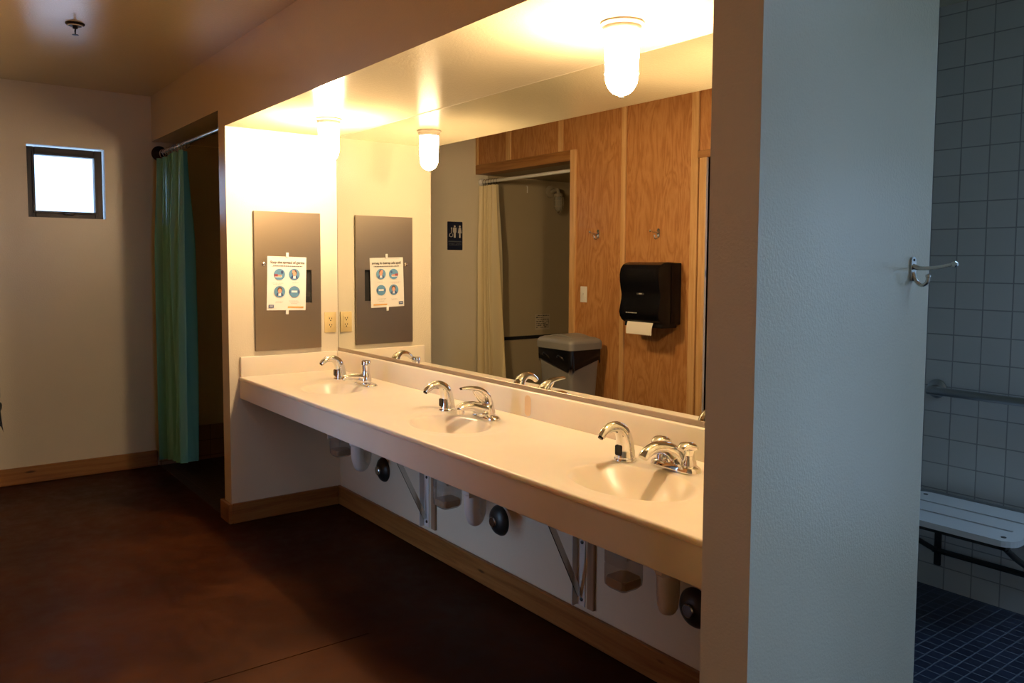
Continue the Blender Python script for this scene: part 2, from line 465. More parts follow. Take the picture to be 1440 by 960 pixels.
# recess ledge: the lower part of the far wall steps out under a dark cap
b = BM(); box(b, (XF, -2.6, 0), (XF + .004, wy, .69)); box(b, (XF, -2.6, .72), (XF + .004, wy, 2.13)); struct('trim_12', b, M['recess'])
b = BM(); box(b, (XF, -2.6, .69), (XF + .012, wy, .72)); struct('trim_13', b, M['black_void'])

# little awning window in the far wall
b = BM(); yo0, yo1, zo0, zo1 = WY0, WY1 - .0, WZ0, WZ1
fx0, fx1 = XF - .10, XF - .045
g0, g1, h0, h1 = -.668, -.338, 1.685, 2.030
g = .007
for a, c in (((fx0, yo0 + .003, zo0 + .0), (fx1, g0, zo1 - g)), ((fx0, g1, zo0 + .0), (fx1, yo1 - g, zo1 - g)), ((fx0, g0, zo0 + .0), (fx1, g1, h0)), ((fx0, g0, h1), (fx1, g1, zo1 - g))): box(b, a, c, .003, 1)
wf = struct('window_1', b, M['bronze'])
b = BM()
s = .014
for a, c in (((fx1, g0 - s, h0 - s), (fx1 + .012, g0, h1 + s)), ((fx1, g1, h0 - s), (fx1 + .012, g1 + s, h1 + s)), ((fx1, g0, h0 - s), (fx1 + .012, g1, h0)), ((fx1, g0, h1), (fx1 + .012, g1, h1 + s))): box(b, a, c, .002, 1)
part('sash', b, M['bronze'], wf, False)
b = BM(); box(b, (fx0 + .02, g0, h0), (fx0 + .025, g1, h1)); part('pane', b, M['window_glass'], wf, False)
b = BM(); box(b, (fx1 + .01, -.515, h0 - .024), (fx1 + .022, -.46, h0 - .008), .004); tube(b, [(fx1 + .02, -.50, h0 - .016), (fx1 + .034, -.488, h0 - .014), (fx1 + .034, -.47, h0 - .008)], .004); part('latch', b, M['dark_metal'], wf)
# what lies outside, with an added reflector slab and doorway baffle
b = BM(); box(b, (XF - 2.9, -4.2, -.1), (XF - 2.8, 3.4, 3.4))
for k in range(14):
    y = -3.0 + k * .47; box(b, (XF - 2.8, y, -.1), (XF - 2.77, y + .05, 3.4))
o = struct('wall_outside', b, M['siding'])
b = BM(); box(b, (-14, -18, -.2), (20, 18, -.08)); struct('floor_outside', b, M['ground'])
b = BM(); box(b, (3.4, TY + .3, -.079), (8., 12, -.05)); struct('floor_reflector', b, M['reflector'])  # unseen pale slab, added to brighten the shower window's reflection on the partition
b = BM(); box(b, (.80, -2.2, 2.1), (1.75, wy, 2.2)); box(b, (.80, -2.2, -.08), (.88, wy, 2.2)); box(b, (1.62, -2.2, -.08), (1.70, wy, 2.2)); struct('wall_baffle', b, M['baffle'])  # unseen roof and side walls, added to cut and narrow the doorway daylight

# ------------------------------------------------------------------ vanity countertop with moulded bowls
BOWLS = [(.632, .288, .180, .138), (1.690, .285, .188, .138), (2.665, .268, .215, .145)]
t = thing('vanity_countertop', 'long cream marble-look vanity countertop with three moulded sink bowls below the mirror', 'countertop', (XP / 2, .33, ZA))
ox, oy, oz = XP / 2, .33, ZA
def sm(a):
    a = max(0., min(1., a)); return a * a * (3 - 2 * a)
def topz(x, y):
    z = ZT
    for cx, cy, rx, ry in BOWLS:
        d = math.hypot((x - cx) / rx, (y - cy) / ry)
        if d < 1.: z = min(z, ZT - .088 * (1 - d ** 2.2) ** 1.3 if d < 1 else ZT)
        dd = math.hypot((x - cx) / (rx + .045), (y - cy - .01) / (ry + .04))
        if d >= 1.: z -= .0020 * sm((1.12 - dd) / .16) if dd < 1.12 else 0
        else: z -= .0020
    return z
b = BM()
nx = 630; ny = 96; xa, xb, ya, yb = .0, XP, CF, D - .018
grid = [[b.verts.new((xa + (xb - xa) * i / nx - ox, ya + (yb - ya) * j / ny - oy, topz(xa + (xb - xa) * i / nx, ya + (yb - ya) * j / ny) - oz)) for j in range(ny + 1)] for i in range(nx + 1)]
for i in range(nx):
    for j in range(ny): b.faces.new((grid[i][j], grid[i + 1][j], grid[i + 1][j + 1], grid[i][j + 1]))
# rounded front lip
prev = [grid[i][0] for i in range(nx + 1)]
for dy, dz in ((-.002, -.0006), (-.0045, -.003), (-.005, -.006), (-.005, -.017), (-.003, -.019)):
    cur = [b.verts.new((grid[i][0].co.x, ya - oy + dy, ZT - oz + dz)) for i in range(nx + 1)]
    for i in range(nx): b.faces.new((prev[i + 1], prev[i], cur[i], cur[i + 1]))
    prev = cur
part('slab', b, M['counter'], t, True, angle=60)
b = BM(); box(b, (0 - ox, CF - oy, 0), (XP - ox, CF + .02 - oy, ZT - .0185 - oz), .001, 1); part('apron', b, M['counter'], t, False)
b = BM(); box(b, (.0 - ox, D - .02 - oy, ZT - .004 - oz), (XP - ox, D - .0005 - oy, ZB - oz), .005, 3); part('backsplash', b, M['counter'], t)
b = BM(); box(b, (.0005 - ox, CF - oy, ZT - .004 - oz), (.02 - ox, D - .02 - oy, ZB - oz), .004, 3); part('side_splash', b, M['counter'], t)
for cx, cy, rx, ry in BOWLS:
    b = BM(); z = ZT - .090 - oz
    lathe(b, [(.006, z - .02), (.024, z - .02), (.027, z + .002), (.018, z + .004), (.006, z + .001)], 24, (cx - ox, cy - oy, 0)); part('drain', b, M['chrome_dull'], t)
# rust coloured drip on the backsplash behind the middle faucet
b = BM(); prism(b, rrect(1.752 - ox, ZT + .006 - oz, 1.790 - ox, ZT + .088 - oz, .017, 8), D - .0206 - oy, D - .0196 - oy, 'Y')
part('stain', b, M['rust'], t, False, 'amber drip stain on the backsplash')

# mirror
t = thing('wall_mirror', 'wide frameless mirror filling the wall above the vanity backsplash', 'mirror', (XP / 2, D, ZB))
b = BM(); box(b, (.004 - ox, -.006, .018), (XP - .002 - ox, -.0006, ZS - .003 - ZB)); part('glass', b, M['mirror'], t, False)
b = BM(); box(b, (.0005 - ox, -.0065, .018), (.0038 - ox, -.0006, ZS - .003 - ZB)); part('glass_edge', b, M['dark_metal'], t, False, 'dark ground edge of the glass')
b = BM(); box(b, (.002 - ox, -.0095, .0005), (XP - .001 - ox, -.0006, .0185), .001, 1); part('mirror_channel', b, M['channel'], t, False, 'thin metal channel under the glass')

# ------------------------------------------------------------------ soap dispensers (curved spouts with sensor)
def soap_dispenser(loc, label, group):
    t = thing('soap_dispenser', label, 'soap dispenser', loc, 0, group)
    b = BM()
    pts = spline([(0, 0, 0), (0, 0, .012), (0, -.001, .035), (0, -.004, .062), (0, -.014, .088), (0, -.036, .106), (0, -.062, .109), (0, -.088, .099), (0, -.104, .084)], 5)
    ru = lerpl([.033, .0325, .029, .0265, .0235, .0185, .0155, .0135, .0115], 5)
    tube(b, pts, [(a, a * 1.0) for a in ru], 20, ref=(0, 1, 0))
    part('spout', b, M['chrome'], t)
    b = BM(); lathe(b, [(.036, 0), (.036, .005), (.034, .008), (.02, .008)], 28); part('base_ring', b, M['chrome'], t)
    b = BM(); prism(b, rrect(-.013, .018, .013, .050, .004), -.0322, -.018, 'Y', .001); part('sensor_window', b, M['black_plastic'], t, True, 'dark sensor window')
    b = BM(); tube(b, [(0, -.1035, .0845), (0, -.107, .080)], .0085, 12); part('nozzle', b, M['black_plastic'], t)
    # under the counter: threaded shank, cap and clear refill bottle
    b = BM(); lathe(b, [(.013, -.115), (.013, -.02), (.011, -.018)], 16); part('shank', b, M['white_plastic'], t)
    b = BM(); lathe(b, [(.048, -.175), (.05, -.17), (.05, -.12), (.044, -.112), (.013, -.112)], 28); part('bottle_cap', b, M['dark_metal'], t)
    b = BM()
    z0, z1 = -.405, -.17
    prof = [(.036, z0), (.047, z0 + .012), (.0485, z0 + .03), (.0485, z0 + .075), (.046, z0 + .08), (.0485, z0 + .085), (.0485, z1 - .02), (.04, z1), (.02, z1 + .01)]
    n = 36; rings = []
    for r, z in prof:
        ring = []
        for i in range(n):
            a = 2 * pi * i / n; q = (abs(cos(a)) ** 6 + abs(sin(a)) ** 6) ** (-1 / 6)
            ring.append(b.verts.new((r * q * cos(a), r * q * sin(a), z)))
        rings.append(ring)
    for A, B_ in zip(rings, rings[1:]):
        for i in range(n): b.faces.new((A[i], A[(i + 1) % n], B_[(i + 1) % n], B_[i]))
    b.faces.new(rings[0][::-1])
    bo = part('refill_bottle', b, M['clear_plastic'], t, True, 'clear plastic refill bottle under the counter')
    b = BM()
    pr = rrect(-.042, -.042, .042, .042, .012)
    prism(b, pr, z0 + .008, z0 + .035, 'Z', .004); part('soap', b, M['soap'], bo)
    b = BM()
    for k in range(5): box(b, (.0486, -.03, z0 + .12 + k * .018), (.0496, .03, z0 + .126 + k * .018))
    box(b, (.0484, -.036, z0 + .105), (.0488, .036, z0 + .215)); part('bottle_label', b, M['white_plastic'], bo, False)
    return t
G = 'sensor soap dispensers along the counter'
soap_dispenser((.368, .452, ZT - .0005), 'curved chrome soap dispenser left of the push-top faucet, nearest the steel panel', G)
s2 = dup(C.objects['soap_dispenser'], (1.447, .428, ZT - .0005), 'curved chrome soap dispenser left of the single-lever faucet at the middle sink', G)
s3 = dup(C.objects['soap_dispenser'], (2.483, .425, ZT - .0005), 'curved chrome soap dispenser left of the two-handle faucet at the right sink', G)

# ------------------------------------------------------------------ faucets
def deck_plate(b, rx=.077, ry=.029, h=.012):
    n = 40; rings = []
    for s_, z in ((1., 0), (1., .003), (.95, h * .7), (.82, h)):
        ring = []
        for i in range(n):
            a = 2 * pi * i / n; q = (abs(cos(a)) ** 3 + abs(sin(a)) ** 3) ** (-1 / 3)
            ring.append(b.verts.new((rx * s_ * q * cos(a), ry * s_ * q * sin(a), z)))
        rings.append(ring)
    for A, B_ in zip(rings, rings[1:]):
        for i in range(n): b.faces.new((A[i], A[(i + 1) % n], B_[(i + 1) % n], B_[i]))
    b.faces.new(rings[0][::-1]); b.faces.new(rings[-1])
# left: metering faucet with push top
t = thing('push_top_faucet', 'chrome metering faucet with upright push-button top at the left sink', 'faucet', (.628, .468, ZT - .001))
b = BM(); deck_plate(b, .086, .037, .010); part('deck_plate', b, M['chrome'], t)
b = BM(); lathe(b, [(.027, .006), (.0275, .03), (.0245, .045), (.020, .056), (.0185, .07), (.0195, .098)], 28); part('body', b, M['chrome'], t)
b = BM(); lathe(b, [(.0205, .098), (.0225, .1), (.0225, .116), (.020, .12), (.008, .121)], 28); part('push_button', b, M['chrome'], t)
b = BM(); tube(b, spline([(0, -.005, .034), (0, -.04, .043), (0, -.08, .047), (0, -.112, .044), (0, -.124, .034)], 5), lerpl([.019, .017, .0145, .013, .0115], 5), 18); part('spout', b, M['chrome'], t)
# middle: single lever faucet
t = thing('lever_faucet', 'chrome single-lever faucet with raised lever at the middle sink', 'faucet', (1.668, .468, ZT - .001))
b = BM(); deck_plate(b, .078, .031, .014); part('deck_plate', b, M['chrome'], t)
b = BM(); lathe(b, [(.036, .008), (.036, .022), (.033, .036), (.029, .048), (.022, .056), (.008, .059)], 30, sx=1.05); part('body', b, M['chrome'], t)
b = BM(); tube(b, spline([(0, .004, .026), (0, -.03, .040), (0, -.07, .052), (0, -.105, .054), (0, -.128, .047)], 5), [(r * .85, r * 1.2) for r in lerpl([.030, .027, .023, .019, .017], 5)], 20, ref=(0, 0, 1)); part('spout', b, M['chrome'], t)
b = BM(); lathe(b, [(.0135, -.014), (.0155, -.010), (.0155, .006), (.012, .010)], 20, (0, -.120, .040)); part('aerator', b, M['chrome'], t)
b = BM(); tube(b, spline([(0, .012, .040), (0, .010, .062), (0, -.002, .090), (0, -.030, .112), (0, -.070, .122), (0, -.118, .124)], 5), [(r * .5, r) for r in lerpl([.031, .028, .0245, .021, .0175, .010], 5)], 18, ref=(0, 1, 0)); part('lever', b, M['chrome'], t)
b = BM(); tube(b, [(0, -.002, .05), (0, -.035, .076), (0, -.06, .109)], [.009, .006, .004], 8); part('lever_rib', b, M['chrome'], t)
# right: two-handle centerset faucet
t = thing('two_handle_faucet', 'chrome two-handle centerset faucet with round knobs at the right sink beside the partition', 'faucet', (2.643, .475, ZT - .001))
b = BM(); deck_plate(b, .090, .033, .020); part('deck_plate', b, M['chrome'], t)
b = BM(); tube(b, spline([(0, .016, .006), (0, .004, .034), (0, -.022, .056), (0, -.055, .070), (0, -.092, .073), (0, -.122, .064), (0, -.138, .050)], 5), [(r * .85, r * 1.1) for r in lerpl([.038, .034, .027, .0225, .0195, .0175, .0145], 5)], 20, ref=(0, 1, 0)); part('spout', b, M['chrome'], t)
for s_ in (-1, 1):
    b = BM(); lathe(b, [(.021, .012), (.0205, .030), (.016, .038), (.0145, .056), (.017, .066)], 24, (s_ * .052, .002, 0)); h = part('handle', b, M['chrome'], t)
    b = BM(); tube(b, spline([(s_ * .052, .022, .069), (s_ * .052, .004, .075), (s_ * .052, -.018, .078), (s_ * .052, -.038, .071)], 4), [(a * .5, a) for a in lerpl([.018, .0265, .024, .012], 4)], 18, ref=(0, 0, 1)); part('grip', b, M['chrome'], h)

# ------------------------------------------------------------------ plumbing below
def drain_trap(loc, label, dx):
    t = thing('drain_trap', label, 'drain pipe', loc, 0, 'white drain traps under the sinks')
    b = BM(); tube(b, [(0, 0, 0), (0, 0, -.17)], .024, 18); part('tailpiece', b, M['pvc'], t)
    b = BM()
    tube(b, spline([(0, 0, -.13), (0, 0, -.21), (-.012, .018, -.262), (-.03, .04, -.275), (-.045, .062, -.255), (-.05, .07, -.20), (-.05, .075, -.17)], 5), .031, 18); part('trap_bend', b, M['pvc'], t)
    for z, p in ((-.15, (0, 0)), (-.195, (-.05, .073))):
        b = BM(); lathe(b, [(.033, -.016), (.038, -.011), (.038, .011), (.032, .016)], 10, (p[0], p[1], z)); part('slip_nut', b, M['pvc'], t, False)
    b = BM(); tube(b, spline([(-.05, .073, -.2), (-.052, .082, -.175), (dx * .7, .12, -.172), (dx, .17, -.172)], 5), .018, 16); part('waste_arm', b, M['pvc'], t)
    return t
TZ = ZT - .115
tr = drain_trap((.625, .42, TZ - .02), 'white plastic drain trap under the left sink', -.09)
def escutcheon(loc, label):
    t = thing('pipe_escutcheon', label, 'pipe cover', loc, 0, 'round pipe covers on the wall below the counter')
    b = BM(); lathe(b, [(.064, 0), (.064, -.004), (.056, -.016), (.040, -.026), (.022, -.032)], 36, axis='Y'); part('flange', b, M['dark_metal'], t)
    b = BM(); lathe(b, [(.0225, -.028), (.0225, -.040), (.019, -.043)], 24, axis='Y'); part('collar', b, M['chrome_dull'], t)
    return t
es = escutcheon((.532, D, .305), 'dark round pipe cover on the wall below the left sink')
# traps and covers are mirrored copies of the first
dup(tr, (1.655, .41, TZ - .02), 'white plastic drain trap under the middle sink', 'white drain traps under the sinks')
dup(tr, (2.672, .415, TZ - .02), 'white plastic drain trap under the right sink, half in shadow', 'white drain traps under the sinks')
dup(es, (1.560, D, .305), 'dark round pipe cover on the wall below the middle sink')
dup(es, (2.615, D, .300), 'dark round pipe cover beside the right pier below the counter')

def bracket(loc, label):
    t = thing('counter_bracket', label, 'bracket', loc, 0, 'steel brackets holding up the counter')
    b = BM(); box(b, (-.022, -.004, -.54), (.022, 0, 0), .001, 1); box(b, (-.022, -.03, -.54), (-.018, -.004, 0), .001, 1); part('wall_leg', b, M['white_paint'], t, False)
    b = BM(); box(b, (-.022, -.50, -.026), (.022, -.03, -.022), .001, 1); box(b, (-.002, -.5, -.05), (.002, -.03, -.026)); part('arm', b, M['white_paint'], t, False)
    b = BM()
    p, q = Vector((.0, -.008, -.50)), Vector((.0, -.235, -.03)); dn = (q - p).normalized(); nn = Vector((1, 0, 0)).cross(dn) * .011
    vs = []
    for base in (p, q):
        for sx_, sn in ((-.003, -1), (.003, -1), (.003, 1), (-.003, 1)): vs.append(b.verts.new(base + Vector((sx_, 0, 0)) + nn * sn))
    for f in ((0, 1, 2, 3), (7, 6, 5, 4), (0, 4, 5, 1), (1, 5, 6, 2), (2, 6, 7, 3), (3, 7, 4, 0)): b.faces.new([vs[i] for i in f])
    part('brace', b, M['chrome_dull'], t, False)
    for z in (-.515, -.30):
        b = BM(); lathe(b, [(.007, 0), (.007, -.007), (.004, -.009)], 10, (.006, 0, z), 'Y'); part('bolt', b, M['dark_metal'], t)
    return t
br = bracket((.965, D, ZA), 'white steel bracket with diagonal brace between the left and middle sinks')
dup(br, (2.075, D, ZA), 'white steel bracket with diagonal brace between the middle and right sinks')
b = BM(); box(b, (-.017, -.013, 0), (.017, 0, .535), .002, 1); o = link('wall_cleat', b, M['cleat'], None, False); o.location = (1.04, D, .125); tag(o, 'brown wooden upright cleat beside the bracket between left and middle sinks', 'cleat', 'wooden cleats below the counter')
c = o.copy(); C.objects.link(c); c.location = (2.135, D, .125); c['label'] = 'brown wooden upright cleat beside the bracket between middle and right sinks'

# ------------------------------------------------------------------ recessed steel panel with poster
t = thing('steel_panel', 'tall stainless steel dispenser panel on the end wall above the counter', 'dispenser panel', (0, .3215, .905))
hy0, hy1, hz = -.185, .1815, .74
b = BM()
# plate with a towel opening
oy0, oy1, oz0, oz1 = -.12, .128, .25, .43
box(b, (.006, hy0, 0), (.016, hy1, oz0)); box(b, (.006, hy0, oz1), (.016, hy1, hz)); box(b, (.006, hy0, oz0), (.016, oy0, oz1)); box(b, (.006, oy1, oz0), (.016, hy1, oz1))
box(b, (.0005, hy0, 0), (.006, hy1, .004)); box(b, (.0005, hy0, hz - .004), (.006, hy1, hz)); box(b, (.0005, hy0, 0), (.006, hy0 + .004, hz)); box(b, (.0005, hy1 - .004, 0), (.006, hy1, hz))
part('door', b, M['steel'], t, False)
b = BM(); box(b, (.001, oy0, oz0), (.004, oy1, oz1)); part('opening', b, M['black_void'], t, False, 'black towel opening')
b = BM(); lathe(b, [(.010, .016), (.010, .023), (.006, .026), (.002, .026)], 20, (0, -.138, .462), 'X'); part('lock', b, M['chrome'], t)

# poster: 8.5 x 11 sheet hung a little crooked
t = thing('hygiene_poster', 'white hygiene poster with four blue picture circles taped over the steel panel', 'poster', (.0185, .3075, 1.262))
t.rotation_euler = (radians(-1.6), 0, 0)
PW, PH = .108, .144
b = BM()
nseg = 10; vs = [[None] * (nseg + 1) for _ in range(nseg + 1)]
for i in range(nseg + 1):
    for j in range(nseg + 1):
        y = -PW + 2 * PW * i / nseg; z = -PH + 2 * PH * j / nseg
        vs[i][j] = b.verts.new((.0012 + .0018 * sin(3 * y * 10 + 1) * (z / PH) ** 2, y, z))
for i in range(nseg):
    for j in range(nseg): b.faces.new((vs[i][j], vs[i + 1][j], vs[i + 1][j + 1], vs[i][j + 1]))
r = bmesh.ops.extrude_face_region(b, geom=b.faces[:])
for v in [g for g in r['geom'] if isinstance(g, bmesh.types.BMVert)]: v.co.x -= .0005
part('sheet', b, M['paper'], t)
PX = .0036
pm = lambda cy, cz: (lambda x, y, z: (PX + z, cy + x, cz + y))
part('title', text_bm('Stop the spread of germs', .0185, pm(.002, .113)), M['ink'], t, False)
b = BM()
def strokes(b, y0, y1, z, h, x=PX, seed=1):
    rr = random.Random(seed); y = y0
    while y < y1:
        w = rr.uniform(.004, .012); box(b, (x, y, z - h / 2), (x + .0003, min(y + w, y1), z + h / 2)); y += w + rr.uniform(.0015, .003)
strokes(b, -.078, .085, .094, .0042, seed=3); part('subtitle', b, M['ink'], t, False)
for rows_ in (((-.085, -.02, .001, 4), (-.075, -.03, -.006, 5)), ((.03, .065, .004, 6),), ((-.06, -.02, -.098, 7), (-.062, -.024, -.104, 8)), ((.012, .066, -.094, 9), (.018, .07, -.101, 10), (.025, .06, -.108, 12))):
    b = BM()
    for a0, a1, zz, sd in rows_: strokes(b, a0, a1, zz, .0015, seed=sd)
    part('caption', b, M['ink_soft'], t, False)
b = BM(); strokes(b, -.082, .03, .137, .0012, seed=11); part('header_line', b, M['ink_soft'], t, False)
def flat(b, poly, x, th=.0003): prism(b, poly, x, x + th, 'X')
circ = [(-.042, .048), (.040, .050), (-.040, -.044), (.042, -.044)]
for k, (cy, cz) in enumerate(circ):
    b = BM(); flat(b, disc(None, (cy, cz), .0305, n=36), PX); pic = part('picture', b, M['teal_ink'], t, False)
    def put(name, poly, m, lv=1):
        bb = BM(); flat(bb, poly, PX + .0003 * lv); part(name, bb, M[m], pic, False)
    if k == 0:    # hands over a basin
        put('basin', rrect(cy - .026, cz - .016, cy + .014, cz - .004, .004), 'white_ink')
        put('sleeve', rrect(cy - .028, cz - .012, cy - .008, cz + .002, .004), 'red_ink', 2)
        put('hand', rrect(cy - .01, cz - .012, cy + .012, cz - .002, .004), 'skin_ink', 2)
        put('tap', rrect(cy + .008, cz + .004, cy + .02, cz + .02, .003), 'navy_ink')
    elif k in (1, 2):
        put('hair', disc(None, (cy + .001, cz + .009), .0135, ry=.0155), 'hair_ink')
        put('shoulders', [(cy - .02, cz - .023), (cy + .02, cz - .023), (cy + .016, cz - .010), (cy + .005, cz - .005), (cy - .005, cz - .005), (cy - .016, cz - .010)], 'navy_ink')
        put('face', disc(None, (cy + .001, cz + .003), .0095, ry=.0125), 'skin_ink', 2)
        put('collar', [(cy - .007, cz - .022), (cy + .008, cz - .022), (cy + .007, cz - .007), (cy, cz - .011), (cy - .006, cz - .007)], 'white_ink', 2)
        if k == 1: put('arm', rrect(cy - .012, cz + .006, cy + .002, cz + .022, .003), 'skin_ink', 3)
    else:
        put('band', rrect(cy - .016, cz - .004, cy + .016, cz + .006, .002), 'white_ink')
        put('side', rrect(cy - .028, cz - .010, cy - .022, cz + .010, .002), 'navy_ink')
        put('side', rrect(cy + .022, cz - .010, cy + .028, cz + .010, .002), 'navy_ink')
b = BM(); flat(b, rrect(-.099, -.131, -.071, -.115, .001), PX); lg = part('logo', b, M['navy_ink'], t, False)
part('logo_letters', text_bm('CDC', .0105, lambda x, y, z: (PX + .0004 + z, -.085 + x, -.123 + y)), M['white_ink'], lg, False)
b = BM(); flat(b, rrect(.006, -.131, .094, -.124, .001), PX); part('orange_bar', b, M['orange_ink'], t, False)
for cy, cz in ((.0, PH + .008), (.004, -PH - .008)):
    b = BM(); box(b, (-.0015, cy - .008, cz - .014), (.0048, cy + .008, cz + .014), .002); part('tape', b, M['tape'], t)

# outlet on the end wall
t = thing('power_outlet', 'cream duplex power outlet on the end wall between steel panel and mirror', 'outlet', (0, .562, 1.041))
b = BM(); box(b, (.0005, -.035, -.057), (.0065, .035, .057), .002); part('cover_plate', b, M['ivory'], t)
b = BM(); box(b, (.006, -.017, -.034), (.0085, .017, .034), .001, 1); rc = part('receptacle', b, M['ivory'], t, False)
for cz in (-.018, .018):
    b = BM()
    box(b, (.0084, -.0085, cz), (.0088, -.005, cz + .009)); box(b, (.0084, .005, cz), (.0088, .0085, cz + .008)); flat(b, disc(None, (0, cz - .007), .0036, n=12), .0084)
    part('slots', b, M['black_void'], rc, False)

# ------------------------------------------------------------------ lamps
def jar_lamp(loc, label):
    t = thing('ceiling_lamp', label, 'lamp', loc, 0, 'jelly-jar lamps over the vanity')
    b = BM(); lathe(b, [(.062, 0), (.063, -.006), (.058, -.012), (.056, -.013), (.055, -.022), (.05, -.028), (.03, -.028)], 40); part('base', b, M['porcelain'], t)
    b = BM(); pr = [(.049, -.028), (.050, -.06), (.049, -.100), (.0475, -.138)]
    for k in range(1, 9):
        a = k / 8 * pi / 2; pr.append((.0465 * cos(a) + .001, -.150 - .056 * sin(a)))
    lathe(b, pr, 40); part('globe', b, M['globe'], t)
    b = BM(); lathe(b, [(.0476, -.1435), (.0505, -.142), (.0508, -.1455), (.0478, -.1475)], 40, cap=False); part('guard_ring', b, M['globe_ring'], t)
    b = BM(); lathe(b, [(.006, -.2075), (.007, -.211), (.003, -.2135)], 16); part('finial', b, M['chrome_dull'], t)
    return t
l1 = jar_lamp((.531, .329, ZS), 'glowing jelly-jar lamp on the niche ceiling at the far end by the end wall')
dup(l1, (2.537, .334, ZS), 'glowing jelly-jar lamp on the niche ceiling nearest the viewer, larger of the two')

# ------------------------------------------------------------------ sprinkler
t = thing('sprinkler_head', 'small bronze fire sprinkler head on the ceiling at the far end', 'sprinkler', (.020, -.669, ZC))
b = BM(); lathe(b, [(.040, 0), (.040, -.004), (.033, -.010), (.018, -.012)], 36); part('escutcheon', b, M['bronze'], t)
b = BM(); lathe(b, [(.0335, -.0095), (.031, -.0125), (.027, -.012)], 36, cap=False); part('trim_ring', b, M['white_paint'], t)
b = BM(); lathe(b, [(.011, -.010), (.011, -.022), (.007, -.025)], 16)
for s_ in (-1, 1): tube(b, [(s_ * .006, 0, -.022), (s_ * .011, 0, -.034), (0, 0, -.05)], .0022, 8)
part('frame', b, M['bronze'], t)
b = BM(); lathe(b, [(.0135, -.050), (.0135, -.0518), (.003, -.0525)], 20); part('deflector', b, M['bronze'], t)

# ------------------------------------------------------------------ curtains and rods
def curtain_bm(x0t, x1t, x0b, x1b, y, zt, zb, folds, amp, nx_=150, nz=40, seed=0, flare=0., zbr=None):
    rr = random.Random(seed); ph = [rr.uniform(-.7, .7) for _ in range(folds + 2)]
    b = BM(); g = []
    for i in range(nx_ + 1):
        u = i / nx_; col = []
        for j in range(nz + 1):
            v = j / nz
            x = (x0t + (x1t - x0t) * u) * (1 - v) + (x0b + (x1b - x0b) * u) * v
            k = u * folds; s1 = sin(2 * pi * k + ph[int(k)] * .0 + .8 * sin(3 * u + 1.5 * v) * v)
            a = amp * (.75 + .35 * sin(7 * u + 2)) * (.55 + .45 * sm(v * 3))
            z = (zt - zt * 0) * (1 - v) + (zb + ((zbr if zbr is not None else zb) - zb) * u) * v
            col.append(b.verts.new((x + .012 * v * sin(4 * pi * k * .5), y + a * s1 + .25 * a * sin(2 * pi * k * 2.3 + 2 * v) - flare * v * u, z)))
        g.append(col)
    for i in range(nx_):
        for j in range(nz): b.faces.new((g[i][j], g[i + 1][j], g[i + 1][j + 1], g[i][j + 1]))
    r = bmesh.ops.extrude_face_region(b, geom=b.faces[:])
    for v in [q for q in r['geom'] if isinstance(q, bmesh.types.BMVert)]: v.co.y += .0012
    return b
RY, RZ = .045, 2.088
b = BM(); tube(b, [(XF, RY, RZ), (-.11, RY, RZ)], .0125, 16)
t = thing('curtain_rod', 'dull metal shower curtain rod across the alcove beside the far wall', 'curtain rod', (0, 0, 0))
part('rod', b, M['chrome_dull'], t)
b = BM(); lathe(b, [(.05, 0), (.05, .008), (.036, .016), (.02, .028), (.013, .03)], 30, (XF + .001, RY, RZ), 'X'); part('flange', b, M['bronze'], t)
b = BM(); lathe(b, [(.045, 0), (.045, -.008), (.03, -.016), (.013, -.026)], 30, (-.111, RY, RZ), 'X'); part('flange', b, M['chrome_dull'], t)
b = curtain_bm(-1.475, -.86, -1.45, -.64, RY - .018, RZ - .045, .055, 6, .052, seed=3, flare=.05, zbr=.20)
o = thing('shower_curtain', 'teal green shower curtain bunched at the left of its rod by the far wall', 'curtain', (-1.15, RY, .05))
k = part('curtain_cloth', b, M['teal'], o, angle=80); k.location = (1.15, -RY, -.05)
for i in range(9):
    x = -1.44 + i * .073
    b = BM(); tube(b, [(x, RY + .0175 * sin(a), RZ - .008 + .026 * cos(a)) for a in [2 * pi * q / 20 for q in range(21)]], .0022, 6, cap=False)
    k = part('curtain_ring', b, M['chrome_dull'], o); k.location = (1.15, -RY, -.05)

RY2, RZ2 = W - .045, 2.068
t = thing('curtain_rod', 'white shower curtain rod across the recess opposite, seen in the mirror', 'curtain rod', (0, 0, 0))
b = BM(); tube(b, [(XF, RY2, RZ2), (-.29, RY2, RZ2)], .0135, 16); part('rod', b, M['white_plastic'], t)
for x, s_ in ((XF + .0005, 1), (-.2905, -1)):
    b = BM(); lathe(b, [(.032, 0), (.032, s_ * .008), (.0137, s_ * .022)], 24, (x, RY2, RZ2), 'X'); part('flange', b, M['white_plastic'], t)
b = curtain_bm(-1.505, -1.29, -1.49, -1.17, RY2 + .012, RZ2 - .035, .08, 5, .050, seed=8)
o = thing('shower_curtain', 'cream shower curtain bunched in the recess opposite, seen in the mirror', 'curtain', (-1.35, RY2, .08))
k = part('curtain_cloth', b, M['cream'], o, angle=80); k.location = (1.35, -RY2, -.08)
for i in range(6):
    x = -1.48 + i * .04
    b = BM(); tube(b, [(x, RY2 + .018 * sin(a), RZ2 - .006 + .026 * cos(a)) for a in [2 * pi * q / 20 for q in range(21)]], .0022, 6, cap=False)
    k = part('curtain_ring', b, M['chrome_dull'], o); k.location = (1.35, -RY2, -.08)

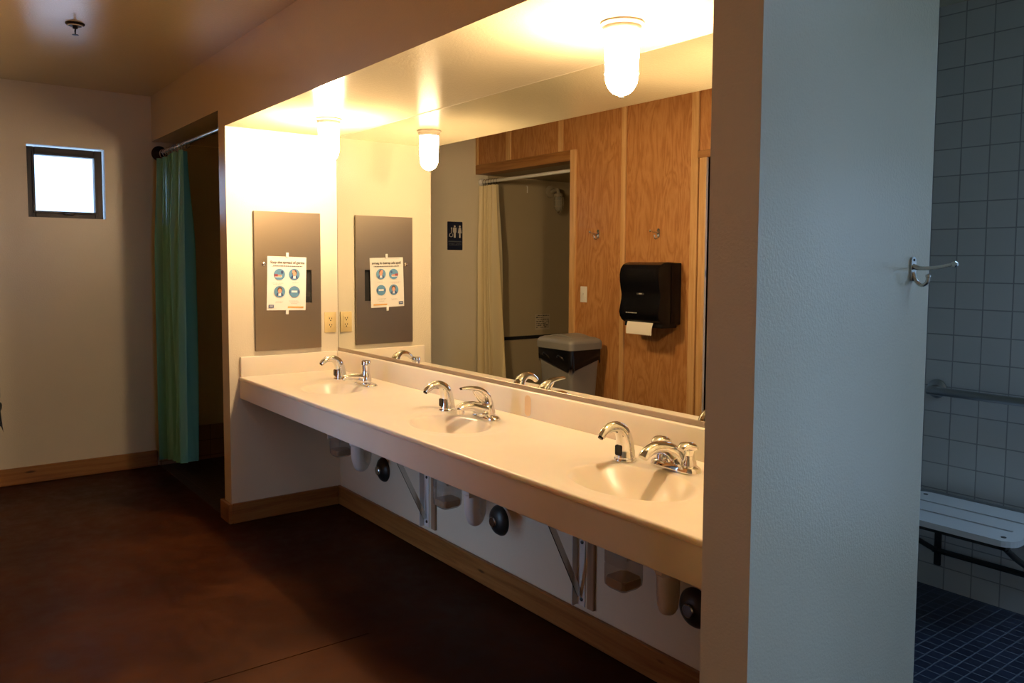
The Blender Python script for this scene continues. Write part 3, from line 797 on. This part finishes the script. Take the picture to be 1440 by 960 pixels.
# ------------------------------------------------------------------ restroom sign on the far wall
t = thing('restroom_sign', 'dark navy restroom sign with pictograms on the wall opposite, seen in the mirror', 'sign', (XF, -1.1505, 1.603))
b = BM(); prism(b, rrect(-.0745, -.119, .0745, .119, .006), .0005, .005, 'X', .001); part('plate', b, M['navy'], t, False)
def person_poly(cy, cz, skirt):
    bb = BM()
    flat(bb, disc(None, (cy, cz + .045), .0085, n=20), .005, .0012)
    if skirt: flat(bb, [(cy - .011, cz + .034), (cy + .011, cz + .034), (cy + .019, cz - .012), (cy + .007, cz - .012), (cy + .007, cz - .05), (cy - .007, cz - .05), (cy - .007, cz - .012), (cy - .019, cz - .012)], .005, .0012)
    else: flat(bb, [(cy - .017, cz + .034), (cy + .017, cz + .034), (cy + .017, cz - .006), (cy + .010, cz - .006), (cy + .009, cz - .05), (cy - .009, cz - .05), (cy - .010, cz - .006), (cy - .017, cz - .006)], .005, .0012)
    return bb
part('figure', person_poly(.004, .035, False), M['sign_white'], t, False)
part('figure', person_poly(-.047, .035, True), M['sign_white'], t, False)
b = BM(); box(b, (.005, -.0225, -.018), (.006, -.0205, .085)); part('divider', b, M['sign_grey'], t, False)
b = BM()
tube(b, [(.0056, .040 + .017 * cos(a), .008 + .017 * sin(a)) for a in [radians(150 + q * 11) for q in range(20)]], .0022, 6)
tube(b, [(.0056, .036, .058), (.0056, .036, .022), (.0056, .052, .018), (.0056, .058, -.006)], .0028, 6); flat(b, disc(None, (.036, .064), .006, n=14), .005, .0012)
part('wheelchair_symbol', b, M['sign_white'], t, False)
b = BM(); box(b, (.005, -.066, -.052), (.0058, .066, -.043)); part('lettering_strip', b, M['sign_grey'], t, False)
b = BM()
rr = random.Random(5)
for i in range(22):
    for j in range(3):
        if rr.random() < .8: box(b, (.005, -.062 + i * .0056, -.067 - j * .0065), (.0058, -.062 + i * .0056 + .0038, -.067 - j * .0065 + .004))
part('raised_dots', b, M['sign_grey'], t, False)

# ------------------------------------------------------------------ things on the panelled wall
t = thing('light_switch', 'white light switch plate beside the recess trim, seen in the mirror', 'switch', (-.139, W, 1.154))
b = BM(); box(b, (-.035, .0005, -.0575), (.035, .006, .0575), .002); part('cover_plate', b, M['white_plastic'], t)
b = BM(); box(b, (-.005, .005, -.012), (.005, .009, .012), .001, 1); box(b, (-.003, .008, -.002), (.003, .017, .008), .001, 1); part('toggle', b, M['white_plastic'], t, False)

def coat_hook(loc, label, rz=0., group=None, L=.075):
    t = thing('coat_hook', label, 'coat hook', loc, rz, group)
    b = BM(); prism(b, [(x * 1., z) for x, z in rrect(-.011, -.030, .011, .030, .010)], .0005, .005, 'Y', .001); part('plate', b, M['chrome_dull'], t)
    b = BM(); tube(b, spline([(0, .004, .006), (0, .022, .002), (0, L * .6, .004), (0, L, .012)], 4), lerpl([.007, .005, .0045, .004], 4), 12); lathe(b, [(.004, L - .002), (.0075, L + .002), (.008, L + .008), (.004, L + .012)], 14, (0, 0, .0125), 'Y'); part('upper_prong', b, M['chrome_dull'], t)
    b = BM(); tube(b, spline([(0, .004, -.008), (0, .010, -.026), (0, .024, -.038), (0, .037, -.032), (0, .040, -.018)], 4), lerpl([.006, .005, .0045, .0045, .0045], 4), 12); lathe(b, [(.0005, -.006), (.006, -.003), (.006, .003), (.0005, .006)], 12, (0, .040, -.016)); part('lower_prong', b, M['chrome_dull'], t)
    for z in (-.022, .022):
        b = BM(); lathe(b, [(.0035, .004), (.003, .0062), (.001, .0065)], 10, (0, 0, z), 'Y'); part('screw', b, M['dark_metal'], t)
    return t
ck = coat_hook((.005, W, 1.588), 'metal coat hook on the panelled wall above the light switch, seen in the mirror', 0, 'coat hooks on the panelled wall')
dup(ck, (.584, W, 1.580), 'metal coat hook on the panelled wall above the black towel dispenser, seen in the mirror', 'coat hooks on the panelled wall')
coat_hook((XQ, .607, 1.372), 'chrome double coat hook near the edge of the bluish partition wall', -pi / 2, None, .095)

# towel dispenser
t = thing('towel_dispenser', 'black paper towel dispenser on the panelled wall with white towel hanging out', 'towel dispenser', (.617, W, .985))
b = BM()
side = [(.0, .0), (.0, .40), (.125, .405), (.16, .400), (.190, .388), (.212, .360), (.220, .325), (.218, .280), (.206, .245), (.192, .215), (.188, .195), (.196, .165), (.212, .125), (.220, .085), (.214, .055), (.195, .03), (.165, .012), (.13, .008)]
prism(b, [(y, z) for y, z in side[1:]] + [(0, .008)], -.172, .172, 'X', .006)
part('housing', b, M['black_plastic'], t, angle=30)
b = BM(); prism(b, [(.02, .02), (.02, .39), (.10, .392), (.10, .018)], .1715, .1765, 'X', .002); part('side_cover', b, M['black_plastic'], t)
b = BM()
pts_ = [(y, z) for y, z in side[5:16]]
poly = [(y + .004, z) for y, z in pts_] + [(y - .006, z) for y, z in reversed(pts_)]
prism(b, poly, -.14, .14, 'X', .0); part('front_cover', b, M['black_plastic'], t, angle=30)
b = BM()
for k in range(6): box(b, (-.10 + k * .017, .2235, .078), (-.088 + k * .017, .2243, .083))
part('lettering', b, M['sign_white'], t, False)
b = BM(); prism(b, rrect(-.034, .196, .030, .210, .006), .190, .1945, 'Y'); bd = part('badge', b, M['dark_metal'], t, False)
b = BM(); prism(b, rrect(-.014, .2, .012, .206, .002), .1944, .1955, 'Y'); part('badge_mark', b, M['sign_white'], bd, False)
b = BM(); box(b, (-.165, .03, -.012), (.165, .17, .012), .005); part('cutter_bar', b, M['black_plastic'], t)
b = BM()
n = 26; top = []; bot = []
ya = [(.185, .02), (.196, -.01), (.200, -.035), (.198, -.055)]
g = []
for i in range(n + 1):
    x = -.12 + .225 * i / n; col = [b.verts.new((x, y, z)) for y, z in ya[:-1]]
    col.append(b.verts.new((x, ya[-1][0], ya[-1][1] - (.006 if i % 2 else 0)))); g.append(col)
for i in range(n):
    for j in range(3): b.faces.new((g[i][j], g[i + 1][j], g[i + 1][j + 1], g[i][j + 1]))
r = bmesh.ops.extrude_face_region(b, geom=b.faces[:])
for v in [q for q in r['geom'] if isinstance(q, bmesh.types.BMVert)]: v.co.y += .0008
part('paper_towel', b, M['towel_paper'], t, True, 'white paper towel with serrated edge')

# trash can with liner and lid
tx, tyy = -.055, -1.166
t = thing('trash_can', 'grey plastic trash can with black liner, seen in the mirror under the light switch', 'trash can', (tx, tyy, 0))
def tapered(b, hx0, hy0_, hx1, hy1_, z0, z1, r, levels=6, cap=True):
    rings = []
    for k in range(levels + 1):
        f = k / levels; hx = hx0 + (hx1 - hx0) * f; hy = hy0_ + (hy1_ - hy0_) * f; z = z0 + (z1 - z0) * f
        rings.append([b.verts.new((x, y, z)) for x, y in rrect(-hx, -hy, hx, hy, r)])
    n = len(rings[0])
    for A, B_ in zip(rings, rings[1:]):
        for i in range(n): b.faces.new((A[i], A[(i + 1) % n], B_[(i + 1) % n], B_[i]))
    b.faces.new(rings[0][::-1])
    if cap: b.faces.new(rings[-1])
b = BM(); tapered(b, .135, .105, .178, .135, 0.0, .775, .03); part('bin', b, M['grey_plastic'], t)
# liner folded over the rim with a ragged hem and knot
b = BM(); rr = random.Random(4)
base = rrect(-.187, -.146, .187, .146, .03, 10); n = len(base)
rows = []
for k in range(6):
    f = k / 5; row = []
    for i, (x, y) in enumerate(base):
        a = i / n * 2 * pi
        drop = .088 + .016 * sin(a * 5 + 1) + .012 * sin(a * 11) + .050 * math.exp(-(((x - .187) / .07) ** 2 + ((y - .146) / .07) ** 2))
        sc = 1.0 + .02 * f * sin(a * 9 + f * 3) - .025 * f + .10 * f * math.exp(-(((x - .187) / .07) ** 2 + ((y - .146) / .07) ** 2))
        row.append(b.verts.new((x * sc, y * sc, .79 - drop * f)))
    rows.append(row)
for A, B_ in zip(rows, rows[1:]):
    for i in range(n): b.faces.new((A[i], B_[i], B_[(i + 1) % n], A[(i + 1) % n]))
b.faces.new(rows[0])
part('liner', b, M['black_film'], t)
for kx, kz in ((-.09, .735), (.07, .73)):
    b = BM(); tube(b, spline([(kx - .03, .150, kz), (kx, .158, kz + .008), (kx + .03, .155, kz - .004), (kx + .045, .149, kz - .02)], 4), lerpl([.004, .012, .010, .003], 4), 10, flat=.5); part('liner_fold', b, M['black_film'], t)
b = BM()
lidp = []
for k in range(9):
    u = k / 8
    lidp.append((.196 - .02 * u ** 2.2 if k < 8 else .15, .785 + .0))
tapered(b, .196, .152, .196, .152, .785, .828, .035, 2, False)
base = rrect(-.196, -.152, .196, .152, .035); n = len(base); prev = None
for sx_, sy_, z in ((1, 1, .828), (.985, .98, .840), (.93, .91, .853), (.80, .76, .864), (.5, .45, .870), (.1, .1, .872)):
    row = [b.verts.new((x * sx_, y * sy_, z + .012 * max(0, x / .196) * 0)) for x, y in base]
    if prev:
        for i in range(n): b.faces.new((prev[i], prev[(i + 1) % n], row[(i + 1) % n], row[i]))
    prev = row
b.faces.new(prev)
ld = part('lid', b, M['grey_plastic'], t)
b = BM()
row0 = [(-.10 + .2 * k / 10) for k in range(11)]
A = [b.verts.new((x, -.10, .868)) for x in row0]; B_ = [b.verts.new((x, .10, .868)) for x in row0]
prism(b, [(-.13, .862)] + [(-.12 + .24 * k / 10, .868 + .016 * sin(pi * k / 10)) for k in range(11)] + [(.13, .862)], -.085, .085, 'Y', .003)
part('swing_flap', b, M['grey_plastic'], ld)

# caged lamp on the recess wall (unlit), shower fitting, notice
t = thing('recess_lamp', 'unlit jar lamp with wire guard on the recess wall, seen in the mirror', 'lamp', (XF + .005, -2.185, 2.03))
b = BM(); lathe(b, [(.055, 0), (.055, .012), (.045, .02), (.02, .024)], 28, (0, 0, 0), 'X'); part('wall_plate', b, M['aged_enamel'], t)
b = BM(); tube(b, spline([(.02, 0, 0), (.07, 0, .01), (.105, 0, .012), (.12, 0, -.01), (.12, 0, -.03)], 4), .016, 14); lathe(b, [(.03, -.055), (.042, -.05), (.042, -.03), (.02, -.02)], 24, (.12, 0, 0)); part('arm', b, M['aged_enamel'], t)
b = BM(); lathe(b, [(.034, -.055), (.037, -.10), (.036, -.14)] + [(.036 * cos(a) + .0005, -.14 - .045 * sin(a)) for a in [k / 7 * pi / 2 for k in range(1, 8)]], 24, (.12, 0, 0)); part('jar', b, M['jar_glass'], t)
b = BM()
for k in range(6):
    a = k * pi / 3; c_, s_ = cos(a), sin(a)
    tube(b, [(.12 + .043 * c_, .043 * s_, -.05), (.12 + .047 * c_, .047 * s_, -.12), (.12 + .043 * c_, .043 * s_, -.165), (.12 + .022 * c_, .022 * s_, -.197), (.12, 0, -.203)], .0022, 6)
for z, r in ((-.09, .0462), (-.14, .0462)): tube(b, [(.12 + r * cos(a), r * sin(a), z) for a in [2 * pi * q / 24 for q in range(25)]], .0022, 6, cap=False)
part('wire_guard', b, M['aged_enamel'], t)
t = thing('wall_notice', 'small pale notice with dark print low on the recess wall, seen in the mirror', 'notice', (XF + .005, -2.105, .838))
b = BM(); box(b, (.0005, -.085, -.072), (.0015, .085, .072)); part('sheet', b, mat('faded_sheet', (.52, .45, .34), .7), t, False)
b = BM(); rr = random.Random(9)
for j in range(7):
    y = -.076
    while y < .07:
        w = rr.uniform(.006, .028)
        if rr.random() < .7: box(b, (.0015, y, .055 - j * .018), (.002, min(y + w, .076), .055 - j * .018 + rr.uniform(.004, .010)))
        y += w + .006
part('print', b, M['ink'], t, False)
t = thing('hanging_hook', 'short pale rod hanging on the recess wall near its ceiling, seen in the mirror', 'hook', (XF + .005, -1.906, 2.035))
b = BM(); tube(b, [(.0, 0, .03), (.016, 0, .03), (.018, 0, .02), (.018, 0, -.03)], .005, 8); part('rod', b, M['white_paint'], t)

# ------------------------------------------------------------------ shower room fittings
BZ = .858
t = thing('grab_bar', 'horizontal steel grab bar on the white tiled wall of the shower room', 'grab bar', (2.62, TY, BZ))
b = BM(); tube(b, spline([(0, -.004, 0), (0, -.05, 0), (.012, -.074, 0), (.04, -.08, 0), (.5, -.08, 0), (.86, -.08, 0), (.888, -.074, 0), (.90, -.05, 0), (.90, -.004, 0)], 6), .0175, 18); part('bar', b, M['steel_tube'], t)
for x in (0, .90):
    b = BM(); lathe(b, [(.040, -.0005), (.040, -.008), (.032, -.014), (.018, -.016)], 28, (x, 0, 0), 'Y'); part('flange', b, M['steel_tube'], t)

SZ = .43
t = thing('shower_bench', 'slatted white folding shower seat below the grab bar on the tiled wall', 'bench', (2.86, 1.86, SZ))
b = BM()
sx0, sx1, sy0, sy1 = -.26, .265, -.205, .200
sl = [(-.078, -.062), (.052, .068)]          # slots (y range)
th = .022
outer = rrect(sx0, sy0, sx1, sy1, .055, 6)
# boards between slots, joined at the ends into one plate
ys = [sy0, sl[0][0], sl[0][1], sl[1][0], sl[1][1], sy1]
e = .055
box(b, (sx0 + e, sy0, -th), (sx1 - e, sl[0][0], 0)); box(b, (sx0 + e, sl[0][1], -th), (sx1 - e, sl[1][0], 0)); box(b, (sx0 + e, sl[1][1], -th), (sx1 - e, sy1, 0))
for s_ in (-1, 1):
    xc = sx1 - e if s_ > 0 else sx0 + e
    pl = []
    for k in range(7): a = radians(-90 + 90 * k / 6); pl.append((xc + s_ * e * cos(a), sy0 + e + e * sin(a)))
    for k in range(7): a = radians(90 * k / 6); pl.append((xc + s_ * e * cos(a), sy1 - e + e * sin(a)))
    prism(b, pl, -th, 0, 'Z')
part('seat_top', b, M['seat_white'], t, False)
b = BM(); box(b, (sx0 + e, -.1, -.030), (sx1 - e, .09, -.0225)); part('slot_shade', b, M['black_void'], t, False)  # black sheet added under the slots, stands in for the shade in the gaps
for x in (sx0 + .05, sx1 - .05):
    for y in (sy0 + .045, sy1 - .045):
        b = BM(); lathe(b, [(.009, -.0005), (.009, .0015), (.003, .002)], 14, (x, y, 0)); part('screw', b, M['dark_metal'], t)
b = BM()
for x in (-.21, .215): box(b, (x - .012, -.17, -.045), (x + .012, .25, -.0225), .002, 1)
box(b, (-.22, -.17, -.045), (.225, -.15, -.0225), .002, 1); part('frame', b, M['dark_metal'], t, False)
b = BM(); tube(b, [(-.30, .243, -.018), (.34, .243, -.018)], .017, 14); part('hinge_rail', b, M['steel_tube'], t)
for x in (-.21, .215):
    b = BM(); tube(b, spline([(x, -.14, -.045), (x, -.05, -.10), (x, .12, -.19), (x, .262, -.26)], 4), .011, 10); part('support_arm', b, M['dark_metal'], t)
b = BM(); tube(b, [(-.22, .262, -.26), (.225, .262, -.26)], .012, 10)
for x in (-.21, .215): box(b, (x - .014, .2745, -.33), (x + .014, .2845, -.03), .002, 1)
part('wall_bracket', b, M['dark_metal'], t, False)

# ------------------------------------------------------------------ light
w = bpy.data.worlds.new('World'); S.world = w; w.use_nodes = True
bg = w.node_tree.nodes['Background']; bg.inputs[0].default_value = (.385, .63, 1.0, 1); bg.inputs[1].default_value = 6.2
def area(name, loc, rot, sx_, sy_, power=0., color=(1, 1, 1), portal=False):
    L = bpy.data.lights.new(name, 'AREA'); L.shape = 'RECTANGLE'; L.size = sx_; L.size_y = sy_; L.energy = power; L.color = color
    L.cycles.is_portal = portal
    o = bpy.data.objects.new(name, L); C.objects.link(o); o.location = loc; o.rotation_euler = rot; return o
# daylight enters through the openings the place has
area('doorway_daylight', ((DX0 + DX1) / 2, W - .13, 1.02), (radians(90), 0, 0), DX1 - DX0 - .1, 1.95, portal=True)
area('side_window_daylight', (5.80, (RY0 + RY1) / 2, (RZ0 + RZ1) / 2), (0, radians(90), 0), RZ1 - RZ0, RY1 - RY0, portal=True)
area('shower_window_daylight', ((QX0 + QX1) / 2, TY + .115, (QZ0 + QZ1) / 2), (radians(-90), 0, 0), QX1 - QX0 - .04, QZ1 - QZ0 - .04, portal=True)
area('skylight_daylight', ((SX0 + SX1) / 2, (SY0 + SY1) / 2, 3.295), (0, 0, 0), SX1 - SX0, SY1 - SY0, portal=True)
area('far_window_daylight', (XF - .14, (g0 if False else -.503), 1.86), (0, radians(-90), 0), .44, .42, portal=True)

# ------------------------------------------------------------------ camera
cd = bpy.data.cameras.new('Camera'); cam = bpy.data.objects.new('Camera', cd); C.objects.link(cam); S.camera = cam
yaw, pit, rol, F = 0.9151297080258861, -0.06596419191912409, 0.005946048849068487, 1131.4906329543012
f = Vector((-sin(yaw) * cos(pit), cos(yaw) * cos(pit), sin(pit))); rt = Vector((cos(yaw), sin(yaw), 0)); up = rt.cross(f)
R = cos(rol) * rt + sin(rol) * up; U = -sin(rol) * rt + cos(rol) * up
m = Matrix.Identity(4)
for i in range(3): m[i][0] = R[i]; m[i][1] = U[i]; m[i][2] = -f[i]
m[0][3], m[1][3], m[2][3] = 4.23840434654756, -1.3258944049492465, 1.382334937722872
cam.matrix_world = m
cd.sensor_width = 36.; cd.lens = F / 1440 * 36; cd.shift_x = -16.2837 / 1440; cd.shift_y = -36.2605 / 1440; cd.clip_start = .02

S.view_settings.view_transform = 'Standard'; S.view_settings.look = 'None'; S.view_settings.gamma = 1.
S.view_settings.use_curve_mapping = False; S.view_settings.exposure = 0.
cy = S.cycles
cy.max_bounces = 10; cy.diffuse_bounces = 5; cy.glossy_bounces = 6; cy.transmission_bounces = 6; cy.transparent_max_bounces = 10
cy.sample_clamp_indirect = 6.; cy.sample_clamp_direct = 0.; cy.use_denoising = True; cy.caustics_reflective = False; cy.caustics_refractive = False
cy.blur_glossy = .5
